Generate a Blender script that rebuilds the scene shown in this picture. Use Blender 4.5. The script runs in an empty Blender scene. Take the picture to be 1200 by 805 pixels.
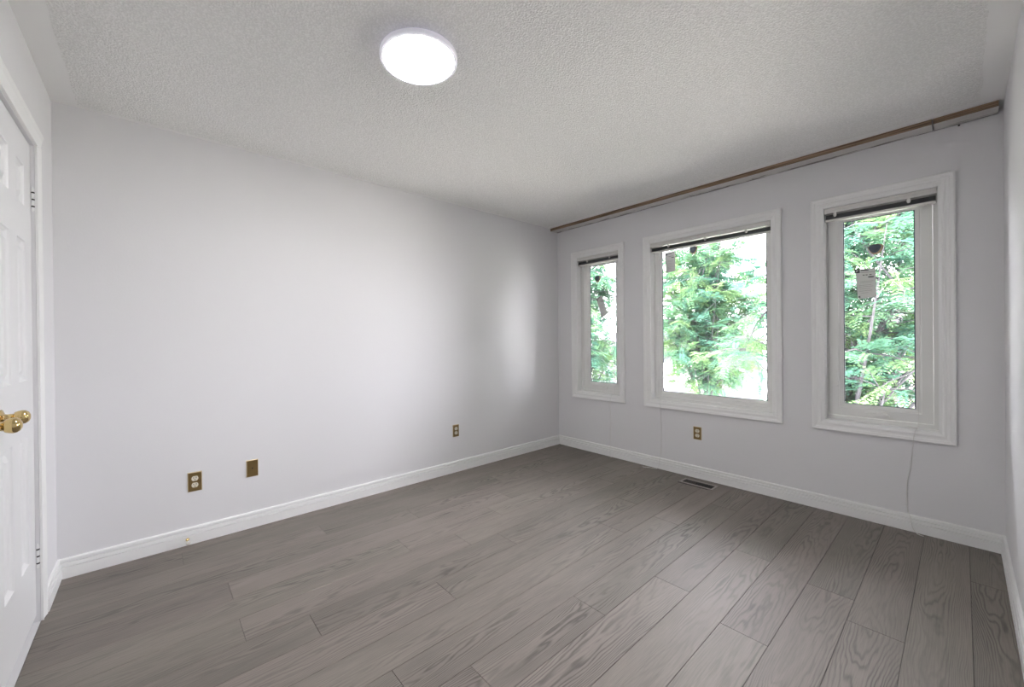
import bpy, math, random
from mathutils import Vector, Matrix
random.seed(7)
S = bpy.context.scene
COL = S.collection

# ------------------------------------------------------------------ camera, world, sun, exposure
W, L, H = 3.131, 3.938, 2.44            # room: x 0..W, y 0..L, z 0..H
F_PX = 466.83
cam_d = Vector((-0.76480, 0.64420, -0.00340)).normalized()
cam_r = Vector((0.64420, 0.76480, -0.01050)).normalized()
cam_u = cam_r.cross(cam_d).normalized()
cam_r = cam_d.cross(cam_u).normalized()
cd = bpy.data.cameras.new('camera')
cam = bpy.data.objects.new('camera', cd); COL.objects.link(cam)
m = Matrix.Identity(4)
for i in range(3):
    m[i][0] = cam_r[i]; m[i][1] = cam_u[i]; m[i][2] = -cam_d[i]
m[0][3], m[1][3], m[2][3] = 2.9806, 0.3872, 1.2039
cam.matrix_world = m
cd.sensor_fit = 'HORIZONTAL'; cd.sensor_width = 36.0
cd.lens = F_PX / 1200 * 36.0
cd.shift_x = 26.96 / 1200; cd.shift_y = -3.41 / 1200
cd.clip_start = 0.02; cd.clip_end = 300
S.camera = cam

SKY = 30.0; SUN = 42.0; LAMP = 76.0; EXPOSURE = 0.08
wd = bpy.data.worlds.new('sky'); S.world = wd; wd.use_nodes = True
nt = wd.node_tree
bg = nt.nodes['Background']
bg.inputs[0].default_value = (0.93, 0.92, 1.0, 1); bg.inputs[1].default_value = SKY
sd = bpy.data.lights.new('sun', 'SUN'); sd.energy = SUN; sd.angle = math.radians(1.5); sd.color = (1.0, 0.97, 0.90)
sun = bpy.data.objects.new('sun', sd); COL.objects.link(sun)
sun.rotation_euler = Vector((-0.15, 0.62, -0.85)).to_track_quat('-Z', 'Y').to_euler()
S.view_settings.view_transform = 'Standard'; S.view_settings.look = 'None'
S.view_settings.exposure = EXPOSURE; S.view_settings.gamma = 1.0; S.view_settings.use_curve_mapping = False

# windows: opening rect, glass rect (x0,x1,z0,z1)
ZC0, ZC1 = 0.558, 2.148
WIN = [dict(cas=(0.204, 0.846), op=(0.264, 0.786), gl=(0.378, 0.695, 0.732, 1.978), kind='sash'),
       dict(cas=(1.046, 2.127), op=(1.106, 2.067), gl=(1.181, 2.008, 0.702, 2.036), kind='fixed'),
       dict(cas=(2.300, 2.959), op=(2.362, 2.897), gl=(2.457, 2.794, 0.738, 1.983), kind='sash')]
OZ0, OZ1 = 0.620, 2.084
for i, w in enumerate(WIN):
    al = bpy.data.lights.new('sky_portal', 'AREA'); al.shape = 'RECTANGLE'
    al.size = w['op'][1] - w['op'][0]; al.size_y = OZ1 - OZ0
    al.cycles.is_portal = True
    ao = bpy.data.objects.new('sky_portal', al); COL.objects.link(ao)
    ao.location = ((w['op'][0] + w['op'][1]) / 2, L + 0.16, (OZ0 + OZ1) / 2)
    ao.rotation_euler = (math.radians(-90), 0, 0)      # looks toward -y

# ------------------------------------------------------------------ materials
def new_mat(name):
    mt = bpy.data.materials.new(name); mt.use_nodes = True
    return mt, mt.node_tree, mt.node_tree.nodes['Principled BSDF']
def N(t, typ, **kw):
    n = t.nodes.new(typ)
    for k, v in kw.items(): setattr(n, k, v)
    return n
def paint(name, col, rough=0.5, metal=0.0, bump=0.0, scale=200, var=0.0, spec=0.5):
    mt, t, b = new_mat(name)
    b.inputs['Base Color'].default_value = (*col, 1); b.inputs['Roughness'].default_value = rough
    b.inputs['Metallic'].default_value = metal
    b.inputs['Specular IOR Level'].default_value = spec
    tc = N(t, 'ShaderNodeTexCoord')
    if var > 0:
        n = N(t, 'ShaderNodeTexNoise'); n.inputs['Scale'].default_value = 6; n.inputs['Detail'].default_value = 4
        t.links.new(tc.outputs['Object'], n.inputs['Vector'])
        r = N(t, 'ShaderNodeValToRGB')
        r.color_ramp.elements[0].position = 0.3; r.color_ramp.elements[1].position = 0.7
        r.color_ramp.elements[0].color = (*[c * (1 - var) for c in col], 1)
        r.color_ramp.elements[1].color = (*[min(1, c * (1 + var)) for c in col], 1)
        t.links.new(n.outputs[0], r.inputs[0]); t.links.new(r.outputs[0], b.inputs['Base Color'])
    if bump > 0:
        n = N(t, 'ShaderNodeTexNoise'); n.inputs['Scale'].default_value = scale; n.inputs['Detail'].default_value = 2
        t.links.new(tc.outputs['Object'], n.inputs['Vector'])
        bp = N(t, 'ShaderNodeBump'); bp.inputs['Strength'].default_value = bump; bp.inputs['Distance'].default_value = 0.002
        t.links.new(n.outputs[0], bp.inputs['Height']); t.links.new(bp.outputs[0], b.inputs['Normal'])
    return mt

M = {}
M['wall'] = paint('wall_paint', (0.825, 0.82, 0.835), 0.8, bump=0.15, scale=90, spec=0.15)
M['trim'] = paint('trim_paint', (0.93, 0.93, 0.925), 0.38)
M['ceil'] = paint('ceiling_paint', (0.93, 0.925, 0.92), 0.8, spec=0.2)
M['vinyl'] = paint('window_vinyl', (0.86, 0.86, 0.84), 0.35)
M['door'] = paint('door_paint', (0.88, 0.88, 0.89), 0.35)
M['brass'] = paint('polished_brass', (0.66, 0.50, 0.24), 0.16, 1.0)
M['bronze'] = paint('antique_brass_plate', (0.27, 0.185, 0.075), 0.38, 0.75, var=0.25)
M['bronze_edge'] = paint('pale_brass_edge', (0.62, 0.50, 0.33), 0.4, 0.5)  # bevel tone, paler than the plate face
M['ivory'] = paint('ivory_plastic', (0.80, 0.74, 0.60), 0.35)
M['dark'] = paint('dark_recess', (0.02, 0.018, 0.016), 0.7)
M['slat'] = paint('dark_grey_slat', (0.12, 0.125, 0.13), 0.35)
M['blind'] = paint('blind_enamel', (0.78, 0.765, 0.74), 0.4)
M['cord'] = paint('blind_cord', (0.80, 0.79, 0.77), 0.8)
M['gasket'] = paint('black_gasket', (0.03, 0.05, 0.09), 0.5)
M['steel'] = paint('nickel_steel', (0.55, 0.55, 0.54), 0.35, 0.8)
M['vent'] = paint('vent_metal', (0.015, 0.014, 0.013), 0.7)
M['ventlight'] = paint('vent_damper', (0.07, 0.06, 0.055), 0.8)
M['ventframe'] = paint('vent_frame_wood', (0.33, 0.29, 0.27), 0.5)
M['rubber'] = paint('white_rubber', (0.78, 0.74, 0.70), 0.6)
M['paper'] = paint('sticker_paper', (0.50, 0.50, 0.49), 0.7)
def paper():
    mt, t, b = new_mat('translucent_label_paper')
    b.inputs['Base Color'].default_value = (0.5, 0.5, 0.49, 1); b.inputs['Roughness'].default_value = 0.8
    tl = N(t, 'ShaderNodeBsdfTranslucent'); tl.inputs[0].default_value = (0.8, 0.8, 0.78, 1)
    mx = N(t, 'ShaderNodeMixShader'); mx.inputs[0].default_value = 0.19
    t.links.new(b.outputs[0], mx.inputs[1]); t.links.new(tl.outputs[0], mx.inputs[2]); t.links.new(mx.outputs[0], t.nodes['Material Output'].inputs[0])
    return mt
M['paper'] = paper()
M['ink'] = paint('black_ink', (0.03, 0.03, 0.035), 0.6)
M['inkgrey'] = paint('grey_ink', (0.26, 0.26, 0.26), 0.6)
M['stk_dark'] = paint('sticker_navy', (0.08, 0.10, 0.13), 0.5, var=0.5)
M['stk_gold'] = paint('sticker_tan', (0.50, 0.36, 0.24), 0.5)
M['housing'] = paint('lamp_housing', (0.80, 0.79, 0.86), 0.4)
for k_, v_ in (('Emission Color', (0.90, 0.88, 1.0, 1)), ('Emission Strength', 0.20)): M['housing'].node_tree.nodes['Principled BSDF'].inputs[k_].default_value = v_  # emission paints the diffuser's glow onto the plastic rim
M['plaster'] = paint('substrate', (0.05, 0.045, 0.04), 0.9)

def glass_mat():
    mt, t, b = new_mat('clear_glass')
    t.nodes.remove(b)
    out = t.nodes['Material Output']
    tr = N(t, 'ShaderNodeBsdfTransparent'); tr.inputs[0].default_value = (0.965, 0.965, 0.965, 1)
    gl = N(t, 'ShaderNodeBsdfGlossy'); gl.inputs['Roughness'].default_value = 0.02
    fr = N(t, 'ShaderNodeFresnel'); fr.inputs[0].default_value = 1.45
    mx = N(t, 'ShaderNodeMixShader')
    t.links.new(fr.outputs[0], mx.inputs[0]); t.links.new(tr.outputs[0], mx.inputs[1]); t.links.new(gl.outputs[0], mx.inputs[2])
    t.links.new(mx.outputs[0], out.inputs[0])
    return mt
M['glass'] = glass_mat()
def emit_mat(name, col, s):
    mt, t, b = new_mat(name)
    b.inputs['Base Color'].default_value = (0.9, 0.9, 0.9, 1)
    b.inputs['Emission Color'].default_value = (*col, 1); b.inputs['Emission Strength'].default_value = s
    return mt
M['lamp'] = emit_mat('led_diffuser', (1.0, 0.985, 0.965), LAMP)

def popcorn():
    mt, t, b = new_mat('stippled_ceiling')
    b.inputs['Roughness'].default_value = 0.95; b.inputs['Specular IOR Level'].default_value = 0.1
    tc = N(t, 'ShaderNodeTexCoord')
    v = N(t, 'ShaderNodeTexNoise'); v.inputs['Scale'].default_value = 115; v.inputs['Detail'].default_value = 3; v.inputs['Roughness'].default_value = 0.65
    v2 = N(t, 'ShaderNodeTexVoronoi'); v2.inputs['Scale'].default_value = 130
    t.links.new(tc.outputs['Object'], v.inputs['Vector']); t.links.new(tc.outputs['Object'], v2.inputs['Vector'])
    sub = N(t, 'ShaderNodeMath', operation='SUBTRACT'); t.links.new(v.outputs[0], sub.inputs[0])
    ml = N(t, 'ShaderNodeMath', operation='MULTIPLY'); ml.inputs[1].default_value = 0.45
    t.links.new(v2.outputs['Distance'], ml.inputs[0]); t.links.new(ml.outputs[0], sub.inputs[1])
    bp = N(t, 'ShaderNodeBump'); bp.inputs['Strength'].default_value = 0.9; bp.inputs['Distance'].default_value = 0.006
    t.links.new(sub.outputs[0], bp.inputs['Height']); t.links.new(bp.outputs[0], b.inputs['Normal'])
    r = N(t, 'ShaderNodeValToRGB')
    r.color_ramp.elements[0].position = 0.20; r.color_ramp.elements[1].position = 0.42
    r.color_ramp.elements[0].color = (0.85, 0.845, 0.835, 1); r.color_ramp.elements[1].color = (0.945, 0.94, 0.93, 1)
    t.links.new(sub.outputs[0], r.inputs[0]); t.links.new(r.outputs[0], b.inputs['Base Color'])
    return mt
M['popcorn'] = popcorn()

def oak():
    mt, t, b = new_mat('grey_stained_oak')
    lk = t.links.new
    def math_(op, a, c=None, **k):
        n = N(t, 'ShaderNodeMath', operation=op)
        for i, x in enumerate((a, c)):
            if x is None: continue
            if isinstance(x, (int, float)): n.inputs[i].default_value = x
            else: lk(x, n.inputs[i])
        return n.outputs[0]
    uv = N(t, 'ShaderNodeUVMap', uv_map='plank_uv')
    sx = N(t, 'ShaderNodeSeparateXYZ'); lk(uv.outputs[0], sx.inputs[0])
    at = N(t, 'ShaderNodeAttribute', attribute_name='plank_rnd')
    sc = N(t, 'ShaderNodeSeparateColor'); lk(at.outputs['Color'], sc.inputs[0])
    u, v = sx.outputs[0], sx.outputs[1]
    R, G, Bc = sc.outputs[0], sc.outputs[1], sc.outputs[2]
    def coord(su, sv):
        c = N(t, 'ShaderNodeCombineXYZ')
        lk(math_('MULTIPLY', u, su), c.inputs[0]); lk(math_('MULTIPLY', v, sv), c.inputs[1]); lk(math_('MULTIPLY', G, 37.0), c.inputs[2])
        return c.outputs[0]
    def noise(su, sv, det=2, rough=0.5):
        n = N(t, 'ShaderNodeTexNoise'); n.inputs['Scale'].default_value = 1.0; n.inputs['Detail'].default_value = det; n.inputs['Roughness'].default_value = rough
        lk(coord(su, sv), n.inputs['Vector']); return n.outputs[0]
    warp = noise(8.0, 1.0, 3, 0.55)
    warp2 = noise(30.0, 8.0, 2, 0.5)
    uo = math_('SUBTRACT', u, math_('MULTIPLY', math_('SUBTRACT', R, 0.5), 0.09))
    uo = math_('ADD', uo, math_('MULTIPLY', math_('SUBTRACT', noise(2.0, 1.1, 1), 0.5), 0.09))
    a = math_('ADD', math_('MULTIPLY', Bc, 1100.0), 500.0)
    f = math_('MULTIPLY', math_('MULTIPLY', uo, uo), a)
    f = math_('ADD', f, math_('MULTIPLY', v, 3.4))
    f = math_('ADD', f, math_('MULTIPLY', warp, 11.0))
    f = math_('ADD', f, math_('MULTIPLY', warp2, 1.0))
    s = math_('SINE', math_('MULTIPLY', f, 6.283))
    ring = math_('POWER', math_('ADD', math_('MULTIPLY', s, 0.5), 0.5), 2.6)
    mask = N(t, 'ShaderNodeMapRange'); mask.inputs[1].default_value = 0.40; mask.inputs[2].default_value = 0.68
    lk(noise(5.0, 1.3, 2), mask.inputs[0])
    ring = math_('MULTIPLY', ring, math_('ADD', math_('MULTIPLY', mask.outputs[0], 0.82), 0.22))
    fib = noise(330.0, 9.0, 3, 0.6)
    tone = noise(11.0, 1.6, 3, 0.6)
    val = math_('ADD', math_('MULTIPLY', ring, -0.42), math_('MULTIPLY', math_('SUBTRACT', fib, 0.5), 0.60))
    val = math_('ADD', val, math_('MULTIPLY', math_('SUBTRACT', tone, 0.5), 0.42))
    val = math_('ADD', val, math_('MULTIPLY', math_('SUBTRACT', R, 0.5), 0.17))
    val = math_('ADD', val, 1.0)
    hs = N(t, 'ShaderNodeMix', data_type='RGBA')
    hs.inputs[6].default_value = (0.232, 0.204, 0.184, 1); hs.inputs[7].default_value = (0.226, 0.204, 0.180, 1)
    lk(G, hs.inputs[0])
    vm = N(t, 'ShaderNodeVectorMath', operation='SCALE'); lk(hs.outputs[2], vm.inputs[0]); lk(val, vm.inputs['Scale'])
    lk(vm.outputs[0], b.inputs['Base Color'])
    rg = math_('ADD', 0.50, math_('MULTIPLY', math_('SUBTRACT', fib, 0.5), 0.3))
    lk(rg, b.inputs['Roughness'])
    b.inputs['Specular IOR Level'].default_value = 0.14
    bp = N(t, 'ShaderNodeBump'); bp.inputs['Strength'].default_value = 0.35; bp.inputs['Distance'].default_value = 0.0008
    hgt = math_('ADD', math_('MULTIPLY', ring, -0.8), math_('MULTIPLY', fib, 0.9))
    lk(hgt, bp.inputs['Height']); lk(bp.outputs[0], b.inputs['Normal'])
    return mt
M['oak'] = oak()

def leaf_mat(name, c1, c2, c3):
    mt, t, b = new_mat(name)
    t.nodes.remove(b); out = t.nodes['Material Output']
    at = N(t, 'ShaderNodeAttribute', attribute_name='leaf_rnd')
    r = N(t, 'ShaderNodeValToRGB'); cr = r.color_ramp
    cr.elements[0].color = (*c1, 1); cr.elements[1].color = (*c3, 1); e = cr.elements.new(0.5); e.color = (*c2, 1)
    t.links.new(at.outputs['Fac'], r.inputs[0])
    d = N(t, 'ShaderNodeBsdfDiffuse'); tl = N(t, 'ShaderNodeBsdfTranslucent'); mx = N(t, 'ShaderNodeMixShader'); mx.inputs[0].default_value = 0.42
    t.links.new(r.outputs[0], d.inputs[0]); t.links.new(r.outputs[0], tl.inputs[0])
    t.links.new(d.outputs[0], mx.inputs[1]); t.links.new(tl.outputs[0], mx.inputs[2]); t.links.new(mx.outputs[0], out.inputs[0])
    return mt
M['leaf'] = leaf_mat('leaf_blue_green', (0.045, 0.110, 0.085), (0.075, 0.165, 0.098), (0.13, 0.21, 0.085))
M['leaf2'] = leaf_mat('leaf_yellow_green', (0.030, 0.070, 0.035), (0.055, 0.110, 0.042), (0.10, 0.150, 0.052))
M['bark'] = paint('bark', (0.035, 0.033, 0.036), 0.9, var=0.35)
M['bounce_ground'] = paint('bounce_ground', (0.60, 0.58, 0.52), 0.95, var=0.25)  # ground made paler than grass to bounce daylight up to the ceiling
M['roof'] = paint('shingles', (0.05, 0.04, 0.05), 0.9, var=0.2)
def siding():
    mt, t, b = new_mat('lap_siding')
    tc = N(t, 'ShaderNodeTexCoord'); wv = N(t, 'ShaderNodeTexWave', bands_direction='Z', wave_profile='SAW'); wv.inputs['Scale'].default_value = 1.6
    t.links.new(tc.outputs['Object'], wv.inputs['Vector'])
    r = N(t, 'ShaderNodeValToRGB'); r.color_ramp.elements[0].position = 0.0; r.color_ramp.elements[1].position = 0.12
    r.color_ramp.elements[0].color = (0.030, 0.031, 0.042, 1); r.color_ramp.elements[1].color = (0.055, 0.055, 0.070, 1)
    t.links.new(wv.outputs[0], r.inputs[0]); t.links.new(r.outputs[0], b.inputs['Base Color']); b.inputs['Roughness'].default_value = 0.7
    return mt
M['siding'] = siding()
def brick():
    mt, t, b = new_mat('pink_brick')
    tc = N(t, 'ShaderNodeTexCoord'); mp = N(t, 'ShaderNodeMapping'); mp.inputs['Rotation'].default_value = (math.pi / 2, 0, 0)
    br = N(t, 'ShaderNodeTexBrick'); br.inputs['Scale'].default_value = 4
    br.inputs['Color1'].default_value = (0.058, 0.042, 0.044, 1); br.inputs['Color2'].default_value = (0.050, 0.036, 0.038, 1); br.inputs['Mortar'].default_value = (0.07, 0.066, 0.068, 1)
    t.links.new(tc.outputs['Object'], mp.inputs[0]); t.links.new(mp.outputs[0], br.inputs['Vector']); t.links.new(br.outputs[0], b.inputs['Base Color'])
    return mt
M['brick'] = brick()
def rawwood():
    mt, t, b = new_mat('raw_wood_edge')
    tc = N(t, 'ShaderNodeTexCoord'); mp = N(t, 'ShaderNodeMapping'); mp.inputs['Scale'].default_value = (3, 60, 130)
    n = N(t, 'ShaderNodeTexNoise'); n.inputs['Scale'].default_value = 1.0; n.inputs['Detail'].default_value = 3
    t.links.new(tc.outputs['Object'], mp.inputs[0]); t.links.new(mp.outputs[0], n.inputs['Vector'])
    r = N(t, 'ShaderNodeValToRGB'); r.color_ramp.elements[0].position = 0.38; r.color_ramp.elements[1].position = 0.62
    r.color_ramp.elements[0].color = (0.15, 0.10, 0.06, 1); r.color_ramp.elements[1].color = (0.40, 0.28, 0.19, 1)
    t.links.new(n.outputs[0], r.inputs[0]); t.links.new(r.outputs[0], b.inputs['Base Color']); b.inputs['Roughness'].default_value = 0.75
    return mt
M['rawwood'] = rawwood()
def worn_strip():
    mt, t, b = new_mat('scuffed_white_paint')
    tc = N(t, 'ShaderNodeTexCoord'); mp = N(t, 'ShaderNodeMapping'); mp.inputs['Scale'].default_value = (9, 60, 60)
    n = N(t, 'ShaderNodeTexNoise'); n.inputs['Scale'].default_value = 1.0; n.inputs['Detail'].default_value = 5; n.inputs['Roughness'].default_value = 0.65
    t.links.new(tc.outputs['Object'], mp.inputs[0]); t.links.new(mp.outputs[0], n.inputs['Vector'])
    sx = N(t, 'ShaderNodeSeparateXYZ'); t.links.new(tc.outputs['Object'], sx.inputs[0])
    mr = N(t, 'ShaderNodeMapRange'); mr.inputs[1].default_value = L - 0.075; mr.inputs[2].default_value = L - 0.01; mr.inputs[3].default_value = -0.22; mr.inputs[4].default_value = 0.09
    t.links.new(sx.outputs[1], mr.inputs[0])
    ad = N(t, 'ShaderNodeMath', operation='ADD'); t.links.new(n.outputs[0], ad.inputs[0]); t.links.new(mr.outputs[0], ad.inputs[1])
    r = N(t, 'ShaderNodeValToRGB'); r.color_ramp.elements[0].position = 0.50; r.color_ramp.elements[1].position = 0.60
    r.color_ramp.elements[0].color = (0.66, 0.64, 0.62, 1); r.color_ramp.elements[1].color = (0.22, 0.20, 0.19, 1)
    t.links.new(ad.outputs[0], r.inputs[0]); t.links.new(r.outputs[0], b.inputs['Base Color']); b.inputs['Roughness'].default_value = 0.8
    return mt
M['worn'] = worn_strip()

# ------------------------------------------------------------------ mesh helpers
class MB:
    def __init__(s): s.v = []; s.f = []; s.mi = []; s.cur = 0
    def add(s, vs, fs):
        o = len(s.v); s.v += [tuple(v) for v in vs]
        for f in fs: s.f.append(tuple(o + i for i in f)); s.mi.append(s.cur)
    def box(s, x0, x1, y0, y1, z0, z1):
        s.add([(x0, y0, z0), (x1, y0, z0), (x1, y1, z0), (x0, y1, z0), (x0, y0, z1), (x1, y0, z1), (x1, y1, z1), (x0, y1, z1)],
              [(0, 3, 2, 1), (4, 5, 6, 7), (0, 1, 5, 4), (1, 2, 6, 5), (2, 3, 7, 6), (3, 0, 4, 7)])
    def ring(s, x0, x1, z0, z1, prof):
        """profile (outward offset, y) closed loop swept round a rectangle in the xz plane, mitred"""
        n = len(prof); vs = []
        for (sx, sz, cx, cz) in ((-1, -1, x0, z0), (1, -1, x1, z0), (1, 1, x1, z1), (-1, 1, x0, z1)):
            for (o, y) in prof: vs.append((cx + sx * o, y, cz + sz * o))
        fs = []
        for c in range(4):
            d = (c + 1) % 4
            for i in range(n):
                j = (i + 1) % n
                fs.append((c * n + i, d * n + i, d * n + j, c * n + j))
        s.add(vs, fs)
    def lathe(s, prof, origin, axis, seg=24, cap=True):
        """prof list of (dist along axis, radius)"""
        ax = Vector(axis).normalized(); t = Vector((0, 0, 1)) if abs(ax.z) < .9 else Vector((1, 0, 0))
        a = ax.cross(t).normalized(); b = ax.cross(a); o = Vector(origin); vs = []; fs = []
        for (d, r) in prof:
            for k in range(seg):
                th = 2 * math.pi * k / seg
                vs.append(o + ax * d + (a * math.cos(th) + b * math.sin(th)) * r)
        for i in range(len(prof) - 1):
            for k in range(seg):
                fs.append((i * seg + k, i * seg + (k + 1) % seg, (i + 1) * seg + (k + 1) % seg, (i + 1) * seg + k))
        if cap:
            fs.append(tuple(range(seg))[::-1]); fs.append(tuple((len(prof) - 1) * seg + k for k in range(seg)))
        s.add(vs, fs)
    def tube(s, pts, rad, seg=6):
        pts = [Vector(p) for p in pts]; n = len(pts); vs = []; fs = []
        if not hasattr(rad, '__len__'): rad = [rad] * n
        for i, p in enumerate(pts):
            d = (pts[min(i + 1, n - 1)] - pts[max(i - 1, 0)])
            d = d.normalized() if d.length > 1e-9 else Vector((0, 0, 1))
            t = Vector((0, 0, 1)) if abs(d.z) < .9 else Vector((1, 0, 0))
            a = d.cross(t).normalized(); b = d.cross(a)
            for k in range(seg):
                th = 2 * math.pi * k / seg; vs.append(p + (a * math.cos(th) + b * math.sin(th)) * rad[i])
        for i in range(n - 1):
            for k in range(seg):
                fs.append((i * seg + k, i * seg + (k + 1) % seg, (i + 1) * seg + (k + 1) % seg, (i + 1) * seg + k))
        fs.append(tuple(range(seg))[::-1]); fs.append(tuple((n - 1) * seg + k for k in range(seg)))
        s.add(vs, fs)
    def poly(s, pts2, f, th):
        """flat prism: pts2 outline -> f(p, depth)"""
        n = len(pts2)
        vs = [f(p, 0) for p in pts2] + [f(p, th) for p in pts2]
        s.add(vs, [tuple(range(n)), tuple(range(2 * n - 1, n - 1, -1))] + [(i, (i + 1) % n, n + (i + 1) % n, n + i) for i in range(n)])
    def build(s, name, mats, parent=None, smooth=False, bevel=0, origin=None):
        me = bpy.data.meshes.new(name); org = Vector(origin) if origin is not None else None
        vs = s.v if org is None else [tuple(Vector(v) - org) for v in s.v]
        me.from_pydata(vs, [], s.f)
        if not isinstance(mats, (list, tuple)): mats = [mats]
        for mm in mats: me.materials.append(mm)
        me.polygons.foreach_set('material_index', s.mi)
        if smooth: me.polygons.foreach_set('use_smooth', [True] * len(s.f))
        me.validate(); me.update()
        import bmesh
        bm = bmesh.new(); bm.from_mesh(me); bmesh.ops.recalc_face_normals(bm, faces=bm.faces); bm.to_mesh(me); bm.free()
        o = bpy.data.objects.new(name, me); COL.objects.link(o)
        if org is not None: o.location = org
        if parent: 
            o.parent = parent
            if org is None: o.location = -Vector(parent.matrix_basis.translation) if parent.parent is None else o.location
            else: o.location = org - parent.matrix_basis.translation
        if bevel:
            b = o.modifiers.new('bevel', 'BEVEL'); b.width = bevel; b.segments = 2; b.limit_method = 'ANGLE'
        return o
def empty(name, loc, **kw):
    o = bpy.data.objects.new(name, None); COL.objects.link(o); o.location = loc; o.empty_display_size = 0.1
    for k, v in kw.items(): o[k] = v
    return o
def tag(o, **kw):
    for k, v in kw.items(): o[k] = v
    return o
def structure(o, label=None):
    o['kind'] = 'structure'
    if label: o['label'] = label
    return o

# ------------------------------------------------------------------ floor
P = 0.171; X0 = 3.003
base = MB(); 
fl = MB()
uvs = []; rnd = []
edges = [X0 - P * k for k in range(18)] + [X0 + P]
edges = [0.0] + sorted(e for e in edges if e > 0.01)
ends = {1.635: [1.04, 2.95], 1.806: [1.27, 1.875, 3.45], 1.977: [0.55, 2.31], 2.148: [1.5, 2.895], 2.319: [0.9, 2.2], 2.49: [1.3, 2.81], 2.661: [1.05, 2.62],
        2.832: [0.7, 2.2], 3.003: [1.7, 3.42], 0.609: [0.66, 2.45], 0.951: [0.66, 1.8, 3.3], 0.78: [1.5, 2.2, 3.6], 1.122: [0.9, 2.005], 0.267: [1.2, 2.64],
        0.438: [1.75, 3.1], 0.096: [0.5, 2.1, 3.5], 0.0: [1.6, 3.0], 1.293: [1.45, 3.05], 1.464: [0.4, 2.6]}
rr = random.Random(21)
for i in range(len(edges) - 1):
    xa, xb = edges[i], min(edges[i + 1], W)
    if xb - xa < 0.01: continue
    key = min(ends, key=lambda k: abs(k - xa)) if min(abs(k - xa) for k in ends) < 0.02 else None
    es = ends[key] if key is not None else [1.1, 2.7]
    ys = [0.0] + es + [L]
    for j in range(len(ys) - 1):
        ya, yb = ys[j], ys[j + 1]
        g = 0.0006; c = 0.0009
        A, B_, C_, D_ = xa + g, xb - g, ya + g, yb - g
        o = len(fl.v)
        fl.v += [(A, C_, -0.004), (B_, C_, -0.004), (B_, D_, -0.004), (A, D_, -0.004),
                 (A, C_, -c), (B_, C_, -c), (B_, D_, -c), (A, D_, -c),
                 (A + c, C_ + c, 0), (B_ - c, C_ + c, 0), (B_ - c, D_ - c, 0), (A + c, D_ - c, 0)]
        cx = (edges[i] + edges[i + 1]) / 2; off = rr.uniform(0, 50); fx = rr.choice((-1, 1)); fy = rr.choice((-1, 1))
        R_, G_, B2 = rr.random(), rr.random(), rr.random()
        if key is not None and abs(key - 2.148) < .01 and j == 1: R_ = 0.95; 
        for a in (4, 8):
            for k in range(4):
                q = (k + 1) % 4
                fl.f.append((o + a - 4 + k, o + a - 4 + q, o + a + q, o + a + k)); fl.mi.append(0)
        fl.f.append((o + 8, o + 9, o + 10, o + 11)); fl.mi.append(0)
        for f in fl.f[-9:]:
            for vi in f:
                x, y, z = fl.v[vi]; uvs.append(((x - cx) * fx, y * fy + off)); rnd.append((R_, G_, B2, 1))
o = len(fl.v); fl.cur = 1
fl.box(0, W, 0, L, -0.12, -0.004)
for f in fl.f[-6:]:
    for vi in f: uvs.append((0, 0)); rnd.append((.5, .5, .5, 1))
me = bpy.data.meshes.new('floor'); me.from_pydata(fl.v, [], fl.f)
me.materials.append(M['oak']); me.materials.append(M['plaster']); me.polygons.foreach_set('material_index', fl.mi)
ul = me.uv_layers.new(name='plank_uv'); ul.data.foreach_set('uv', [c for uv in uvs for c in uv])
ca = me.color_attributes.new('plank_rnd', 'FLOAT_COLOR', 'CORNER'); ca.data.foreach_set('color', [c for q in rnd for c in q])
floor = bpy.data.objects.new('floor', me); COL.objects.link(floor); structure(floor)

# ------------------------------------------------------------------ ceiling (smooth slab with stippled field inside a smooth border)
c = MB(); c.box(-0.15, W + 0.15, -0.15, L + 0.15, H, H + 0.2); c.cur = 1
rb = random.Random(4)
def jag(a, b, fixed, horizontal, n):
    out = []
    for k in range(n):
        t_ = a + (b - a) * k / n; j = fixed + rb.uniform(-.0035, .0035)
        out.append((t_, j) if horizontal else (j, t_))
    return out
outl = jag(0.035, 3.05, 0.10, True, 60) + jag(0.10, 3.74, 3.05, False, 70) + jag(3.05, 0.035, 3.74, True, 60) + jag(3.74, 0.10, 0.035, False, 70)
c.poly(outl, lambda p, d: (p[0], p[1], H - 0.0025 + d), 0.0025)
structure(c.build('ceiling', [M['ceil'], M['popcorn']]))

# ------------------------------------------------------------------ walls
T = 0.15
w = MB(); w.box(-T, 0, -T, L + T, -0.12, H); structure(w.build('wall_back', M['wall']))
w = MB(); w.box(0, W, -T, 0, -0.12, H); structure(w.build('wall_left', M['wall']))
w = MB(); w.box(W, W + T, -T, L + T, -0.12, H); structure(w.build('wall_near', M['wall']))
w = MB()
xs = [0.0]
for q in WIN: xs += [q['op'][0], q['op'][1]]
xs.append(W)
w.box(0, W, L, L + T, -0.12, OZ0 - .0); w.box(0, W, L, L + T, OZ1, H)
for k in range(0, 8, 2): w.box(xs[k], xs[k + 1], L, L + T, OZ0, OZ1)
structure(w.build('wall_right', M['wall']))

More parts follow.
